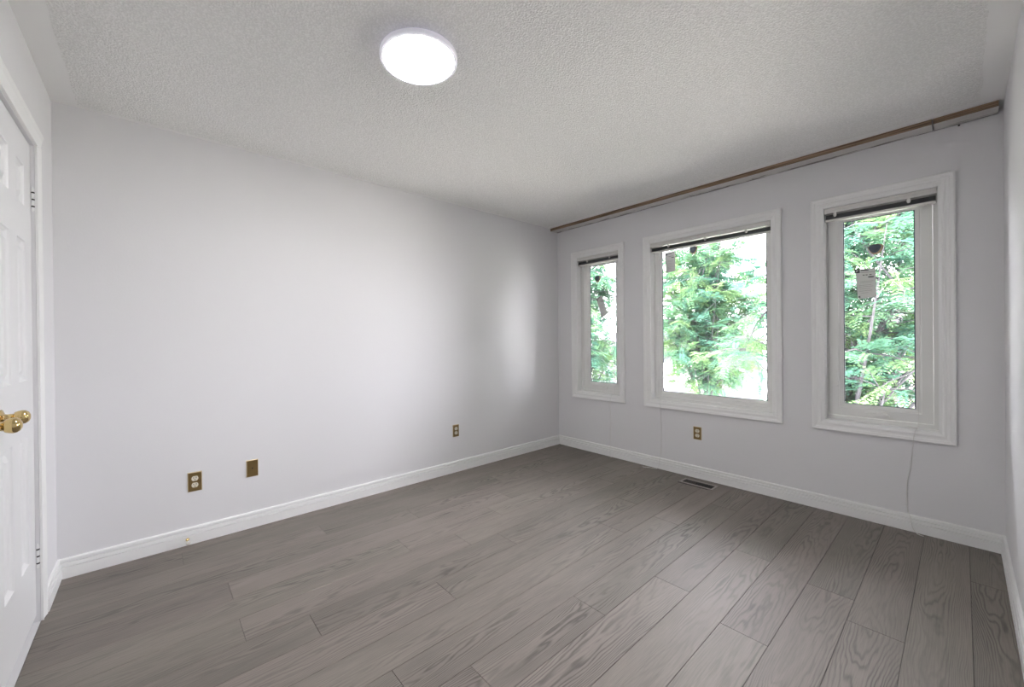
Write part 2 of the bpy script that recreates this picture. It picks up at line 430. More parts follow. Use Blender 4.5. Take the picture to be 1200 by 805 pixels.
# ------------------------------------------------------------------ baseboards: profile swept with mitred ends
BP = [(0, 0), (.017, 0), (.017, .0550), (.0085, .0560), (.0085, .0590), (.0155, .0610), (.0140, .0755), (.0035, .0765), (.0035, .0810), (.0110, .0835), (.0100, .0945), (.0060, .0995), (0, .1005)]
def baseboard(name, a, b, nrm, ma, mb):
    """a->b along the wall; nrm into room; ma/mb = 1 if that end is mitred into the corner"""
    a = Vector((*a, 0)); b = Vector((*b, 0)); d = (b - a).normalized(); nn = Vector((*nrm, 0)); mbd = MB(); n = len(BP)
    vs = [a + nn * t_ + Vector((0, 0, z)) + d * (t_ * ma) for t_, z in BP] + [b + nn * t_ + Vector((0, 0, z)) - d * (t_ * mb) for t_, z in BP]
    mbd.add(vs, [tuple(range(n)), tuple(range(2 * n - 1, n - 1, -1))] + [(i, (i + 1) % n, n + (i + 1) % n, n + i) for i in range(n)])
    return structure(mbd.build(name, M['trim']))
DX0, DX1 = 0.395, 1.551          # door opening
CW = 0.06                         # door casing width
baseboard('baseboard_back', (0, 0), (0, L), (1, 0), 1, 1)
baseboard('baseboard_right', (0, L), (W, L), (0, -1), 1, 1)
baseboard('baseboard_near', (W, L), (W, 0), (-1, 0), 1, 1)
baseboard('baseboard_left', (0, 0), (DX0 - CW - .003, 0), (0, 1), 1, 0)
baseboard('baseboard_left', (DX1 + CW + .003, 0), (W, 0), (0, 1), 0, 1)

# ------------------------------------------------------------------ windows
YS = L + 0.075                    # sash face
for i, q in enumerate(WIN):
    ox0, ox1 = q['op']; gx0, gx1, gz0, gz1 = q['gl']
    root = empty('window_%d' % (i + 1), ((ox0 + ox1) / 2, L, OZ0), kind='structure',
                 label=['narrow casement window nearest the far corner', 'wide fixed picture window between the two narrow windows', 'tall casement window nearest the right end of the wall'][i])
    cas = MB()
    cw = ox0 - q['cas'][0]
    cas.ring(ox0, ox1, OZ0, OZ1, [(-.002, L - .008), (-.002, L + .004), (cw, L), (cw, L - .020), (cw - .006, L - .022), (cw - .012, L - .019), (cw - .020, L - .017), (cw - .023, L - .013), (.026, L - .011), (.023, L - .014), (.014, L - .014), (.008, L - .010)])
    cas.build('casing', M['trim'], root)
    jb = MB(); e = .004 
    jb.ring(ox0, ox1, OZ0, OZ1, [(-.006, L - .006), (0.0, L - .006), (0.0, L + .149), (-.006, L + .149)])
    jb.build('jamb', M['trim'], root)
    fr = MB()
    if q['kind'] == 'sash':
        sx0, sx1, sz0, sz1 = gx0 - .079, gx1 + .074, gz0 - .082, gz1 + .082
        # outer frame fills between jamb and sash
        a0, a1, b0, b1 = ox0 + .006, ox1 - .006, OZ0 + .006, OZ1 - .006
        def rect4(x0, x1, z0, z1, y): return [(x0, y, z0), (x1, y, z0), (x1, y, z1), (x0, y, z1)]
        outer = rect4(a0, a1, b0, b1, YS - .004); inner = rect4(sx0 - .003, sx1 + .003, sz0 - .003, sz1 + .003, YS - .004)
        outb = rect4(a0, a1, b0, b1, YS + .07); innb = rect4(sx0 - .003, sx1 + .003, sz0 - .003, sz1 + .003, YS + .012)
        fr.add(outer + inner + outb + innb, [(k, (k + 1) % 4, 4 + (k + 1) % 4, 4 + k) for k in range(4)] + [(4 + k, 4 + (k + 1) % 4, 12 + (k + 1) % 4, 12 + k) for k in range(4)]
               + [(k, (k + 1) % 4, 8 + (k + 1) % 4, 8 + k) for k in range(4)] + [(8 + k, 8 + (k + 1) % 4, 12 + (k + 1) % 4, 12 + k) for k in range(4)])
        fr.ring(sx0, sx1, sz0, sz1, [(.012, YS + .0500), (-.020, YS + .0500), (-.020, YS + .070), (.012, YS + .070)])
        fr.build('window_frame', M['vinyl'], root)
        sa = MB(); 
        r1 = rect4(sx0, sx1, sz0, sz1, YS); r2 = rect4(gx0 - .026, gx1 + .026, gz0 - .026, gz1 + .026, YS - .002)
        r3 = rect4(gx0 - .024, gx1 + .024, gz0 - .024, gz1 + .024, YS + .003); r3b = rect4(gx0 - .016, gx1 + .016, gz0 - .016, gz1 + .016, YS + .004)
        r4 = rect4(gx0, gx1, gz0, gz1, YS + .014); r5 = rect4(gx0 - .001, gx1 + .001, gz0 - .001, gz1 + .001, YS + .026); r6 = rect4(sx0, sx1, sz0, sz1, YS + .05)
        rs = [r1, r2, r3, r3b, r4, r5, r6, r1]
        for k in range(len(rs) - 1):
            sa.add(rs[k] + rs[k + 1], [(j, (j + 1) % 4, 4 + (j + 1) % 4, 4 + j) for j in range(4)])
        sash = sa.build('sash', M['vinyl'], root)
    else:
        a0, a1, b0, b1 = ox0 + .006, ox1 - .006, OZ0 + .006, OZ1 - .006
        def rect4(x0, x1, z0, z1, y): return [(x0, y, z0), (x1, y, z0), (x1, y, z1), (x0, y, z1)]
        rs = [rect4(a0, a1, b0, b1, YS - .008), rect4(a0 + .016, a1 - .016, b0 + .024, b1 - .012, YS - .008), rect4(a0 + .020, a1 - .020, b0 + .028, b1 - .016, YS),
              rect4(gx0 - .020, gx1 + .020, gz0 - .020, gz1 + .020, YS), rect4(gx0 - .017, gx1 + .017, gz0 - .017, gz1 + .017, YS + .006), rect4(gx0, gx1, gz0, gz1, YS + .014),
              rect4(gx0 - .001, gx1 + .001, gz0 - .001, gz1 + .001, YS + .026), rect4(a0, a1, b0, b1, YS + .07), rect4(a0, a1, b0, b1, YS - .008)]
        for k in range(len(rs) - 1):
            fr.add(rs[k] + rs[k + 1], [(j, (j + 1) % 4, 4 + (j + 1) % 4, 4 + j) for j in range(4)])
        sash = fr.build('window_frame', M['vinyl'], root)
    gk = MB(); gk.ring(gx0 + .0045, gx1 - .0045, gz0 + .0030, gz1 - .0030, [(-.0005, YS + .015), (.0045, YS + .014), (.0045, YS + .019), (-.0005, YS + .019)])
    gk.build('gasket', M['gasket'], root)
    gp = MB(); gp.box(gx0 + .0005, gx1 - .0005, YS + .0195, YS + .0235, gz0 + .0005, gz1 - .0005); gp.build('glass_pane', M['glass'], root)
    if q['kind'] == 'sash':
        cx = (0.552, 0, 2.620)[i]; cz = gz0 - .052
        h = MB()
        h.box(cx - .03, cx + .03, YS - .014, YS, cz - .010, cz + .008)
        h.poly([(cx - .062, cz - .004), (cx - .055, cz + .006), (cx - .005, cz + .012), (cx + .050, cz + .007), (cx + .060, cz - .002), (cx + .060, cz - .012), (cx - .050, cz - .010)], lambda p, d: (p[0], YS - .026 + d, p[1]), .012)
        h.lathe([(0, .008), (.012, .008)], (cx + .048, YS - .036, cz - .003), (0, 1, 0), 12)
        h.build('crank_handle', M['vinyl'], root, bevel=.0015)
        lx = (0.7375, 0, 2.430)[i]; lz = (0.84, 0, 0.855)[i]
        lk_ = MB()
        lk_.box(lx - .010, lx + .010, YS - .006, YS, lz - .006, lz + .055)
        lk_.poly([(YS - .006, lz), (YS - .020, lz - .004), (YS - .024, lz + .01), (YS - .016, lz + .06), (YS - .013, lz + .118), (YS - .008, lz + .118), (YS - .006, lz + .05)], lambda p, d: (lx - .005 + d, p[0], p[1]), .010)
        lk_.build('lock_lever', M['vinyl'], root, bevel=.001)

# ------------------------------------------------------------------ raised blinds
def curve_pts(pts, n=8):
    out = []
    P_ = [Vector(p) for p in pts]
    for i in range(len(P_) - 1):
        p0 = P_[max(i - 1, 0)]; p1 = P_[i]; p2 = P_[i + 1]; p3 = P_[min(i + 2, len(P_) - 1)]
        for k in range(n):
            t_ = k / n
            out.append(0.5 * ((2 * p1) + (p2 - p0) * t_ + (2 * p0 - 5 * p1 + 4 * p2 - p3) * t_ ** 2 + (3 * p1 - p0 - 3 * p2 + p3) * t_ ** 3))
    out.append(P_[-1]); return out
clips = [(0.401, 0.672), (1.279, 1.592, 1.895), (2.427, 2.773)]
cords = [[(0.706, L + .030, 2.03), (0.706, L + .030, 1.2), (0.704, L + .026, .66), (0.700, L + .004, .632), (0.694, L - .017, .620), (0.690, L - .026, .585), (0.684, L - .024, .53), (0.680, L - .006, .42), (0.678, L - .004, .25), (0.678, L - .010, .13), (0.678, L - .020, .09), (0.680, L - .022, .01), (0.70, L - .035, .003)],
         [(1.165, L + .030, 2.03), (1.165, L + .030, 1.2), (1.180, L + .026, .66), (1.190, L + .004, .632), (1.200, L - .017, .620), (1.207, L - .026, .585), (1.208, L - .024, .53), (1.206, L - .006, .42), (1.204, L - .004, .25), (1.200, L - .010, .13), (1.196, L - .022, .09), (1.180, L - .024, .01), (1.150, L - .050, .003), (1.10, L - .062, .003), (1.072, L - .080, .003), (1.058, L - .070, .003)],
         [(2.816, L + .030, 2.03), (2.816, L + .030, 1.2), (2.806, L + .026, .66), (2.80, L + .004, .632), (2.796, L - .017, .620), (2.790, L - .026, .585), (2.786, L - .024, .53), (2.776, L - .006, .40), (2.760, L - .005, .30), (2.758, L - .005, .18), (2.762, L - .012, .12), (2.772, L - .020, .09), (2.782, L - .022, .03), (2.80, L - .034, .004), (2.815, L - .050, .003), (2.830, L - .055, .003)]]
blabels = ['raised horizontal blind at the top of the narrow window nearest the far corner',
           'raised horizontal blind across the top of the wide middle window',
           'raised horizontal blind at the top of the right window, cord hanging to the floor']
for i, q in enumerate(WIN):
    x0, x1 = q['op'][0] + .010, q['op'][1] - .010
    root = empty('window_blind', ((x0 + x1) / 2, L + .03, OZ1 - .006), label=blabels[i], category='blind', group='raised window blinds')
    hr = MB(); y0, y1 = L - .002, L + .046; zt, zb = 2.0765, 2.041
    hr.poly([(y0, zb), (y0, zb + .015), (y0 + .005, zb + .0155), (y0 + .005, zb + .0195), (y0, zb + .020), (y0, zt - .004), (y0 + .003, zt), (y1, zt), (y1, zb)], lambda p, d: (x0 + d, p[0], p[1]), x1 - x0)
    hr.build('head_rail', M['blind'], root)
    sb = MB(); zz = zb - .009; n = 11
    for k in range(n):
        zk = zz - .0026 * k
        sb.add([(x0 + .004, L + .014, zk - .0012), (x1 - .004, L + .014, zk - .0012), (x0 + .004, L + .027, zk), (x1 - .004, L + .027, zk), (x0 + .004, L + .040, zk - .0012), (x1 - .004, L + .040, zk - .0012),
                (x0 + .004, L + .014, zk - .0022), (x1 - .004, L + .014, zk - .0022), (x0 + .004, L + .040, zk - .0022), (x1 - .004, L + .040, zk - .0022)],
               [(0, 1, 3, 2), (2, 3, 5, 4), (0, 6, 7, 1), (4, 5, 9, 8), (6, 8, 9, 7), (0, 2, 4, 8, 6), (1, 7, 9, 5, 3)])
    sb.build('slat_stack', M['slat'], root)
    br = MB(); zr = zz - .0026 * n - .0015
    br.poly([(L + .012, zr), (L + .010, zr - .004), (L + .010, zr - .011), (L + .014, zr - .014), (L + .040, zr - .014), (L + .043, zr - .004), (L + .041, zr)], lambda p, d: (x0 + .003 + d, p[0], p[1]), x1 - x0 - .006)
    br.build('bottom_rail', M['blind'], root)
    for cx in clips[i]:
        cl = MB()
        cl.poly([(cx - .007, zb + .001), (cx + .007, zb + .001), (cx + .009, zb - .016), (cx + .005, zb - .027), (cx - .005, zb - .027), (cx - .009, zb - .016)], lambda p, d: (p[0], L + .004 + d, p[1]), .006)
        cl.build('ladder_clip', M['blind'], root)
    cc = MB(); cc.tube(curve_pts(cords[i], 6), .0018, 6); cc.build('pull_cord', M['cord'], root, smooth=True)

# ------------------------------------------------------------------ window stickers
YG = YS + .0193
def sticker(corners, label, name='glazing_label'):
    """corners TL,TR,BR,BL in (x,z) on the glass"""
    TL, TR, BR, BL = [Vector(c) for c in corners]
    def pt(u, v, y): 
        p = (TL * (1 - u) + TR * u) * (1 - v) + (BL * (1 - u) + BR * u) * v
        return (p.x, y, p.y)
    def quad(mb, u0, u1, v0, v1, ya, yb):
        mb.add([pt(u0, v0, ya), pt(u1, v0, ya), pt(u1, v1, ya), pt(u0, v1, ya), pt(u0, v0, yb), pt(u1, v0, yb), pt(u1, v1, yb), pt(u0, v1, yb)],
               [(0, 1, 2, 3), (7, 6, 5, 4), (0, 4, 5, 1), (1, 5, 6, 2), (2, 6, 7, 3), (3, 7, 4, 0)])
    mb = MB(); quad(mb, 0, 1, 0, 1, YG - .0004, YG)
    o = mb.build(name, M['paper']); tag(o, label=label, category='sticker', group='paper labels stuck on the window glass')
    k = MB(); quad(k, -.04, .22, .0, .135, YG - .0007, YG - .00045)
    for (a, b, c_, d) in ((.28, .66, .03, .065), (.62, .90, .27, .31), (.35, .45, .20, .225), (.50, .60, .20, .225), (.68, .80, .20, .225), (.02, .13, .90, .96)):
        quad(k, a, b, c_, d, YG - .0007, YG - .00045)
    k.build('printed_logo', M['ink'], o)
    k = MB()
    for (a, b, c_, d) in ((.26, .95, .115, .13), (.20, .88, .42, .43), (.20, .80, .47, .48), (.10, .75, .55, .56), (.10, .85, .60, .61), (.15, .70, .67, .68), (.10, .80, .74, .75), (.2, .6, .81, .82)):
        quad(k, a, b, c_, d, YG - .0007, YG - .00045)
    k.build('printed_text', M['inkgrey'], o)
    k = MB()
    k.add([pt(.00, .11, YG - .0009), pt(.06, .03, YG - .0009), pt(.18, .05, YG - .0009), pt(.10, .075, YG - .0009)], [(0, 1, 2, 3)])
    k.build('logo_mark', M['paper'], o)
sticker([(2.516, 1.652), (2.616, 1.646), (2.619, 1.456), (2.530, 1.448)], 'paper glazing label with printed text on the right window glass')
sticker([(1.206, 1.986), (1.300, 1.990), (1.300, 1.810), (1.216, 1.800)], 'paper glazing label at the top left of the wide middle window glass')
sticker([(0.450, 1.628), (0.522, 1.660), (0.592, 1.458), (0.515, 1.418)], 'paper glazing label stuck crookedly on the narrow left window glass')
def badge(cx, cz, rx, rz, label, dy=0.0):
    YB = YG - dy
    n = 36
    def outline(s, dx=0, dz=0):
        pts = []
        for k in range(n):
            a = 2 * math.pi * k / n
            r = s * (1 + .10 * math.cos(3 * (a + math.pi / 2)))     # rounded triangle, point down
            pts.append((cx + dx + rx * r * math.cos(a), cz + dz + rz * r * math.sin(a)))
        return pts
    mb = MB(); mb.poly(outline(1.0), lambda p, d: (p[0], YB - .0004 + d, p[1]), .0004)
    o = mb.build('round_sticker', M['stk_gold']); tag(o, label=label, category='sticker', group='rounded triangular stickers on the window glass')
    mb = MB(); mb.poly(outline(.82, -rx * .13, rz * .12), lambda p, d: (p[0], YB - .0008 + d, p[1]), .0003)
    mb.build('dark_emblem', M['stk_dark'], o)
    mb = MB(); mb.poly([(cx - rx * .25, cz - rz * .45), (cx + rx * .55, cz + rz * .35), (cx + rx * .2, cz - rz * .1)], lambda p, d: (p[0], YB - .0011 + d, p[1]), .0002)
    mb.build('black_mark', M['ink'], o)
badge(2.617, 1.773, .036, .034, 'rounded triangular dark and tan sticker high on the right window glass')
badge(1.460, 1.972, .034, .036, 'rounded triangular dark and tan sticker high on the wide middle window glass')
badge(0.470, 1.840, .036, .036, 'rounded triangular dark and tan sticker on the narrow left window glass')

# ------------------------------------------------------------------ boards fixed to the ceiling over the windows
def board(x0, x1, label):
    y0, y1 = L - .122, L - .001; z0, z1 = H - .031, H - .0005
    mb = MB(); mb.box(x0, x1, y0 + .0015, y1, z0, z1)
    o = mb.build('ceiling_board', M['worn']); tag(o, label=label, category='board', group='boards along the ceiling above the windows')
    e = MB(); 
    n = max(2, int((x1 - x0) / .04)); rj = random.Random(int(x0 * 100))
    top = []; 
    e.box(x0, x1, y0, y0 + .0015, z0, z1)
    # end grain plies standing slightly proud
    e.box(x0, x1, y0 - .0015, y0, z0 + .002, z0 + .010); e.box(x0, x1, y0 - .0010, y0, z0 + .014, z0 + .021)
    e.build('raw_wood_edge', M['rawwood'], o)
    return o
board(0.004, 2.874, 'long scuffed board with raw wood edge on the ceiling above the windows')
board(2.880, 3.112, 'short scuffed board end piece with raw wood edge in the right ceiling corner')
nl = MB(); nl.lathe([(0, .0045), (.002, .005), (.003, .002), (.012, .0018)], (2.975, L - .012, H - .040), (0, 1, 0), 10)
tag(nl.build('nail', M['dark']), label='small dark nail head in the wall under the short ceiling board', category='nail')

# ------------------------------------------------------------------ doors
YD = -.012
def door_leaf(name, x0, x1, flip, dy, kx, label):
    """six panel leaf, front face at y=YD+dy; kx knob x; flip mirrors the panel columns"""
    y = YD + dy; z0, z1 = .032, 2.058
    wv = x1 - x0; st = .11; pw = (wv - 2 * st - .108) / 2
    cols = [(x0 + st, x0 + st + pw), (x1 - st - pw, x1 - st)]
    rows = [(.30, .83), (1.055, 1.625), (1.77, 1.935)]
    xsx = sorted([x0, x1] + [c for p in cols for c in p]); zsz = sorted([z0, z1] + [r for p in rows for r in p])
    mb = MB()
    def R4(a, b, c_, d, yy): return [(a, yy, c_), (b, yy, c_), (b, yy, d), (a, yy, d)]
    for a, b in zip(xsx[:-1], xsx[1:]):
        for c_, d in zip(zsz[:-1], zsz[1:]):
            if (a, b) in cols and (c_, d) in rows:
                rings = [(0, 0), (.003, -.005), (.012, -.0120), (.022, -.0135), (.025, -.0135), (.042, -.0030), (.044, -.0020)]
                rs = [R4(a + o_, b - o_, c_ + o_, d - o_, y + dp) for o_, dp in rings]
                for k in range(len(rs) - 1): mb.add(rs[k] + rs[k + 1], [(j, (j + 1) % 4, 4 + (j + 1) % 4, 4 + j) for j in range(4)])
                mb.add(rs[-1], [(0, 1, 2, 3)])
            else: mb.add(R4(a, b, c_, d, y), [(0, 1, 2, 3)])
    yb = y - .035
    mb.add(R4(x0, x1, z0, z1, y) + R4(x0, x1, z0, z1, yb), [(k, (k + 1) % 4, 4 + (k + 1) % 4, 4 + k) for k in range(4)] + [(4, 5, 6, 7)])
    o = mb.build(name, M['door']); structure(o, label)
    k = MB(); kz = .952
    k.lathe([(0, .030), (.003, .031), (.006, .028), (.009, .020), (.010, .014), (.013, .0150), (.015, .0135), (.032, .0145), (.033, .0185), (.036, .0205), (.042, .0225), (.050, .0240), (.058, .0225), (.065, .017), (.069, .009), (.070, .002)], (kx, y, kz), (0, 1, 0), 32)
    kn = k.build('door_knob', M['brass'], o, smooth=True)
    s_ = MB(); s_.lathe([(0, .0018), (.001, .0018)], (kx + .008, y + .022, kz - .0135), (0.4, 0, -1), 8); s_.build('set_screw', M['dark'], kn)
    return o
d1 = door_leaf('door_1', 0.397, 0.973, 0, 0, .888, 'closed white six panel door leaf nearest the corner')
d2 = door_leaf('door_2', 0.977, 1.549, 0, .014, 1.085, 'neighbouring white door leaf standing slightly proud')
for hz in (1.79, .245):
    h = MB()
    for k in range(5): h.lathe([(k * .020, .0055), (k * .020 + .0165, .0055)], (.3935, YD + .006, hz - .01), (0, 0, 1), 12)
    h.lathe([(-.004, .003), (.104, .003)], (.3935, YD + .006, hz - .01), (0, 0, 1), 8)
    ho = h.build('hinge', M['trim'], d1)
    g = MB()
    for k in range(3): g.lathe([(0, .0058), (.006, .0058)], (.3935, YD + .0065, hz + .005 + k * .030), (0, 0, 1), 12)
    g.build('dark_joint', M['dark'], ho)  # dark rings round the hinge barrel
# casing and frame (front), closet darkness behind the leaves
cs = MB(); yc = .012
def vprof(xa, sgn):
    pr = [(0, .001), (0, .009), (.006, .010), (.012, .008), (.040, .012), (.048, .015), (.058, .014), (CW, .012), (CW, 0)]
    mb = [(xa - sgn * a, b) for a, b in pr]; return mb
for xa, sg in ((DX0, 1), (DX1, -1)):
    cs.poly(vprof(xa, sg), lambda p, d: (p[0], p[1], d), 2.064)
hp = [(0, 2.064), (.011, 2.064), (.012, 2.075), (.010, 2.082), (.014, 2.110), (.019, 2.125), (.019, 2.133), (0, 2.135)]
cs.poly(hp, lambda p, d: (DX0 - CW - .014 + d, p[0], p[1]), DX1 - DX0 + 2 * CW + .028)
structure(cs.build('trim_1', M['trim']), 'white moulded casing round the double door')

# cut the doorway in wall_left: rebuild as pieces
wl = bpy.data.objects['wall_left']; COL.objects.unlink(wl); bpy.data.objects.remove(wl)
w = MB(); w.box(0, DX0, -T, 0, -0.12, H); w.box(DX1, W, -T, 0, -0.12, H); w.box(DX0, DX1, -T, 0, 2.062, H); w.box(DX0, DX1, -T, -.055, -.12, 2.062)
w.box(DX0, DX1, -.055, 0, -.12, 0)
structure(w.build('wall_left', M['wall']))

# ------------------------------------------------------------------ wall plates
def plate(org, ux, nrm, w_, h_, kind, label, group=None):
    """org lower-left corner on the wall, ux horizontal axis, nrm into the room"""
    org = Vector(org); ux = Vector(ux); nn = Vector(nrm); uz = Vector((0, 0, 1))
    def P3(a, b, d): return org + ux * a + uz * b + nn * d
    c_ = P3(w_ / 2, h_ / 2, 0)
    mb = MB()
    r0 = [P3(0, 0, .0003), P3(w_, 0, .0003), P3(w_, h_, .0003), P3(0, h_, .0003)]
    b_ = .0035; r1 = [P3(b_, b_, .005), P3(w_ - b_, b_, .005), P3(w_ - b_, h_ - b_, .005), P3(b_, h_ - b_, .005)]
    rm = [P3(.0004, .0004, .003), P3(w_ - .0004, .0004, .003), P3(w_ - .0004, h_ - .0004, .003), P3(.0004, h_ - .0004, .003)]
    mb.cur = 0; mb.add(r1, [(0, 1, 2, 3)]); mb.add(r0, [(3, 2, 1, 0)])
    mb.cur = 1; mb.add(r0 + rm, [(k, (k + 1) % 4, 4 + (k + 1) % 4, 4 + k) for k in range(4)]); mb.add(rm + r1, [(k, (k + 1) % 4, 4 + (k + 1) % 4, 4 + k) for k in range(4)])
    o = mb.build('outlet_plate' if kind == 'duplex' else 'cable_plate', [M['bronze'], M['bronze_edge']])
    tag(o, label=label, category='outlet' if kind == 'duplex' else 'wall plate')
    if group: o['group'] = group
    if kind == 'duplex':
        for s_ in (-1, 1):
            cz = h_ / 2 + s_ * .0195
            pts = []
            for k in range(32):
                a = 2 * math.pi * k / 32; x = .0168 * math.cos(a); z = .0168 * math.sin(a)
                z = max(-.0142, min(.0142, z)); pts.append((w_ / 2 + x, cz + z))
            rc = MB(); rc.poly(pts, lambda p, d: P3(p[0], p[1], .0062 - d), .0030); ro = rc.build('receptacle', M['ivory'], o)
            sl = MB()
            for (sx, hh) in ((-.0063, .0070), (.0063, .0085)):
                sl.poly([(w_ / 2 + sx - .0013, cz + .001), (w_ / 2 + sx + .0013, cz + .001), (w_ / 2 + sx + .0013, cz + .001 + hh), (w_ / 2 + sx - .0013, cz + .001 + hh)], lambda p, d: P3(p[0], p[1], .0066 - d), .0006)
            sl.poly([(w_ / 2 + .0027 * math.cos(a * math.pi / 6), cz - .007 + .0027 * math.sin(a * math.pi / 6)) for a in range(12)], lambda p, d: P3(p[0], p[1], .0066 - d), .0006)
            sl.build('slots', M['dark'], ro)
        sc_ = MB(); sc_.lathe([(.0048, .0035), (.0058, .0030)], P3(w_ / 2, h_ / 2, 0), nn, 12); sc_.build('screw', M['bronze'], o)
    else:
        sc_ = MB(); sc_.lathe([(.0048, .0068), (.0058, .0062)], P3(w_ / 2, h_ / 2, 0), nn, 14); sc_.build('jack', M['bronze'], o)
        sc_ = MB(); sc_.lathe([(.0055, .0040), (.0064, .0040)], P3(w_ / 2, h_ / 2, 0), nn, 14); sc_.build('jack_hole', M['dark'], o)
        for z in (.013, h_ - .013):
            sc_ = MB(); sc_.lathe([(.0048, .0032), (.0056, .0026)], P3(w_ / 2, z, 0), nn, 12); sc_.build('screw', M['bronze'], o)
plate((0, .534, .308), (0, 1, 0), (1, 0, 0), .071, .116, 'duplex', 'brass plated double outlet with ivory sockets, nearest the door', 'brass double outlets')
plate((0, .837, .327), (0, 1, 0), (1, 0, 0), .068, .109, 'coax', 'blank brass wall plate with one small round jack in the middle')
plate((0, 2.456, .318), (0, 1, 0), (1, 0, 0), .068, .110, 'duplex', 'brass double outlet on the wide wall towards the far corner', 'brass double outlets')
plate((1.487, L, .327), (1, 0, 0), (0, -1, 0), .067, .110, 'duplex', 'brass double outlet on the wall below the wide middle window', 'brass double outlets')

# ------------------------------------------------------------------ spring door stop on the long baseboard
ds = MB(); dy, dz = .530, .034; dxb = .015
ds.lathe([(0, .009), (.003, .009), (.005, .006)], (dxb, dy, dz), (1, 0, 0), 16)
pts = []
for k in range(120):
    a = k * 2 * math.pi / 12; pts.append((dxb + .004 + k * .00036, dy + .0052 * math.cos(a), dz + .0052 * math.sin(a)))
ds.tube(pts, .0011, 5)
dso = ds.build('door_stop', M['brass'], smooth=True); tag(dso, label='small brass spring door stop with a white tip on the long baseboard', category='door stop')
tp = MB(); tp.lathe([(0, .009), (.004, .0115), (.012, .0115), (.015, .0085), (.0152, .003)], (dxb + .046, dy, dz), (1, 0, 0), 16); tp.build('rubber_tip', M['rubber'], dso, smooth=True)

# ------------------------------------------------------------------ floor register
vx0, vx1, vy0, vy1 = 1.455, 1.715, 3.722, 3.848
rg = MB()
zt = .004
rg.box(vx0, vx1, vy0, vy0 + .022, .0002, zt); rg.box(vx0, vx1, vy1 - .022, vy1, .0002, zt); rg.box(vx0, vx0 + .016, vy0 + .022, vy1 - .022, .0002, zt); rg.box(vx1 - .016, vx1, vy0 + .022, vy1 - .022, .0002, zt)
ro = rg.build('floor_vent', M['ventframe']); tag(ro, label='rectangular floor vent with a dark grille in front of the window wall', category='vent')
g = MB(); g.box(vx0 + .0165, vx1 - .0165, vy0 + .0225, vy1 - .0225, .0002, .0010)
g.build('duct_opening', M['dark'], ro)
g = MB()
for k in range(18):
    x = vx0 + .026 + k * .0125
    g.box(x, x + .0022, vy0 + .0225, vy1 - .0225, .0012, .0034)
g.box(vx0 + .0165, vx1 - .0165, (vy0 + vy1) / 2 - .002, (vy0 + vy1) / 2 + .002, .0012, .0036)
g.build('grille', M['vent'], ro)
g = MB(); g.box(vx0 + .020, vx0 + .115, vy0 + .026, vy1 - .026, .0011, .0022); g.build('damper', M['ventlight'], ro)
g = MB(); g.box(vx0 - .002, vx1 - .03, vy0 - .012, vy0 - .0003, .0002, .0010); g.build('shadow_strip', M['dark'], ro)  # dark strip painting the shadow line along the vent's front edge

# ------------------------------------------------------------------ ceiling light
LX, LY = 1.487, 1.270
lr = empty('ceiling_light', (LX, LY, H - .0025), label='round flush white disc light on the stippled ceiling, switched on', category='ceiling light')
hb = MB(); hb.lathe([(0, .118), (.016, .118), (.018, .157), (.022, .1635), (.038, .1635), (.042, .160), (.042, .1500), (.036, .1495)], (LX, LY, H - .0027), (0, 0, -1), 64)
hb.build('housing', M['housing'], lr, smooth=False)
df = MB(); df.lathe([(.0362, .1490), (.042, .1488), (.0440, .144), (.0450, .12), (.0453, .01)], (LX, LY, H - .0027), (0, 0, -1), 64)
df.build('diffuser', M['lamp'], lr, smooth=True)

# ------------------------------------------------------------------ outdoors
GZ = -3.0
g = MB(); g.box(-60, 60, L + 1.0, 90, GZ - .2, GZ); structure(g.build('ground', M['bounce_ground']))

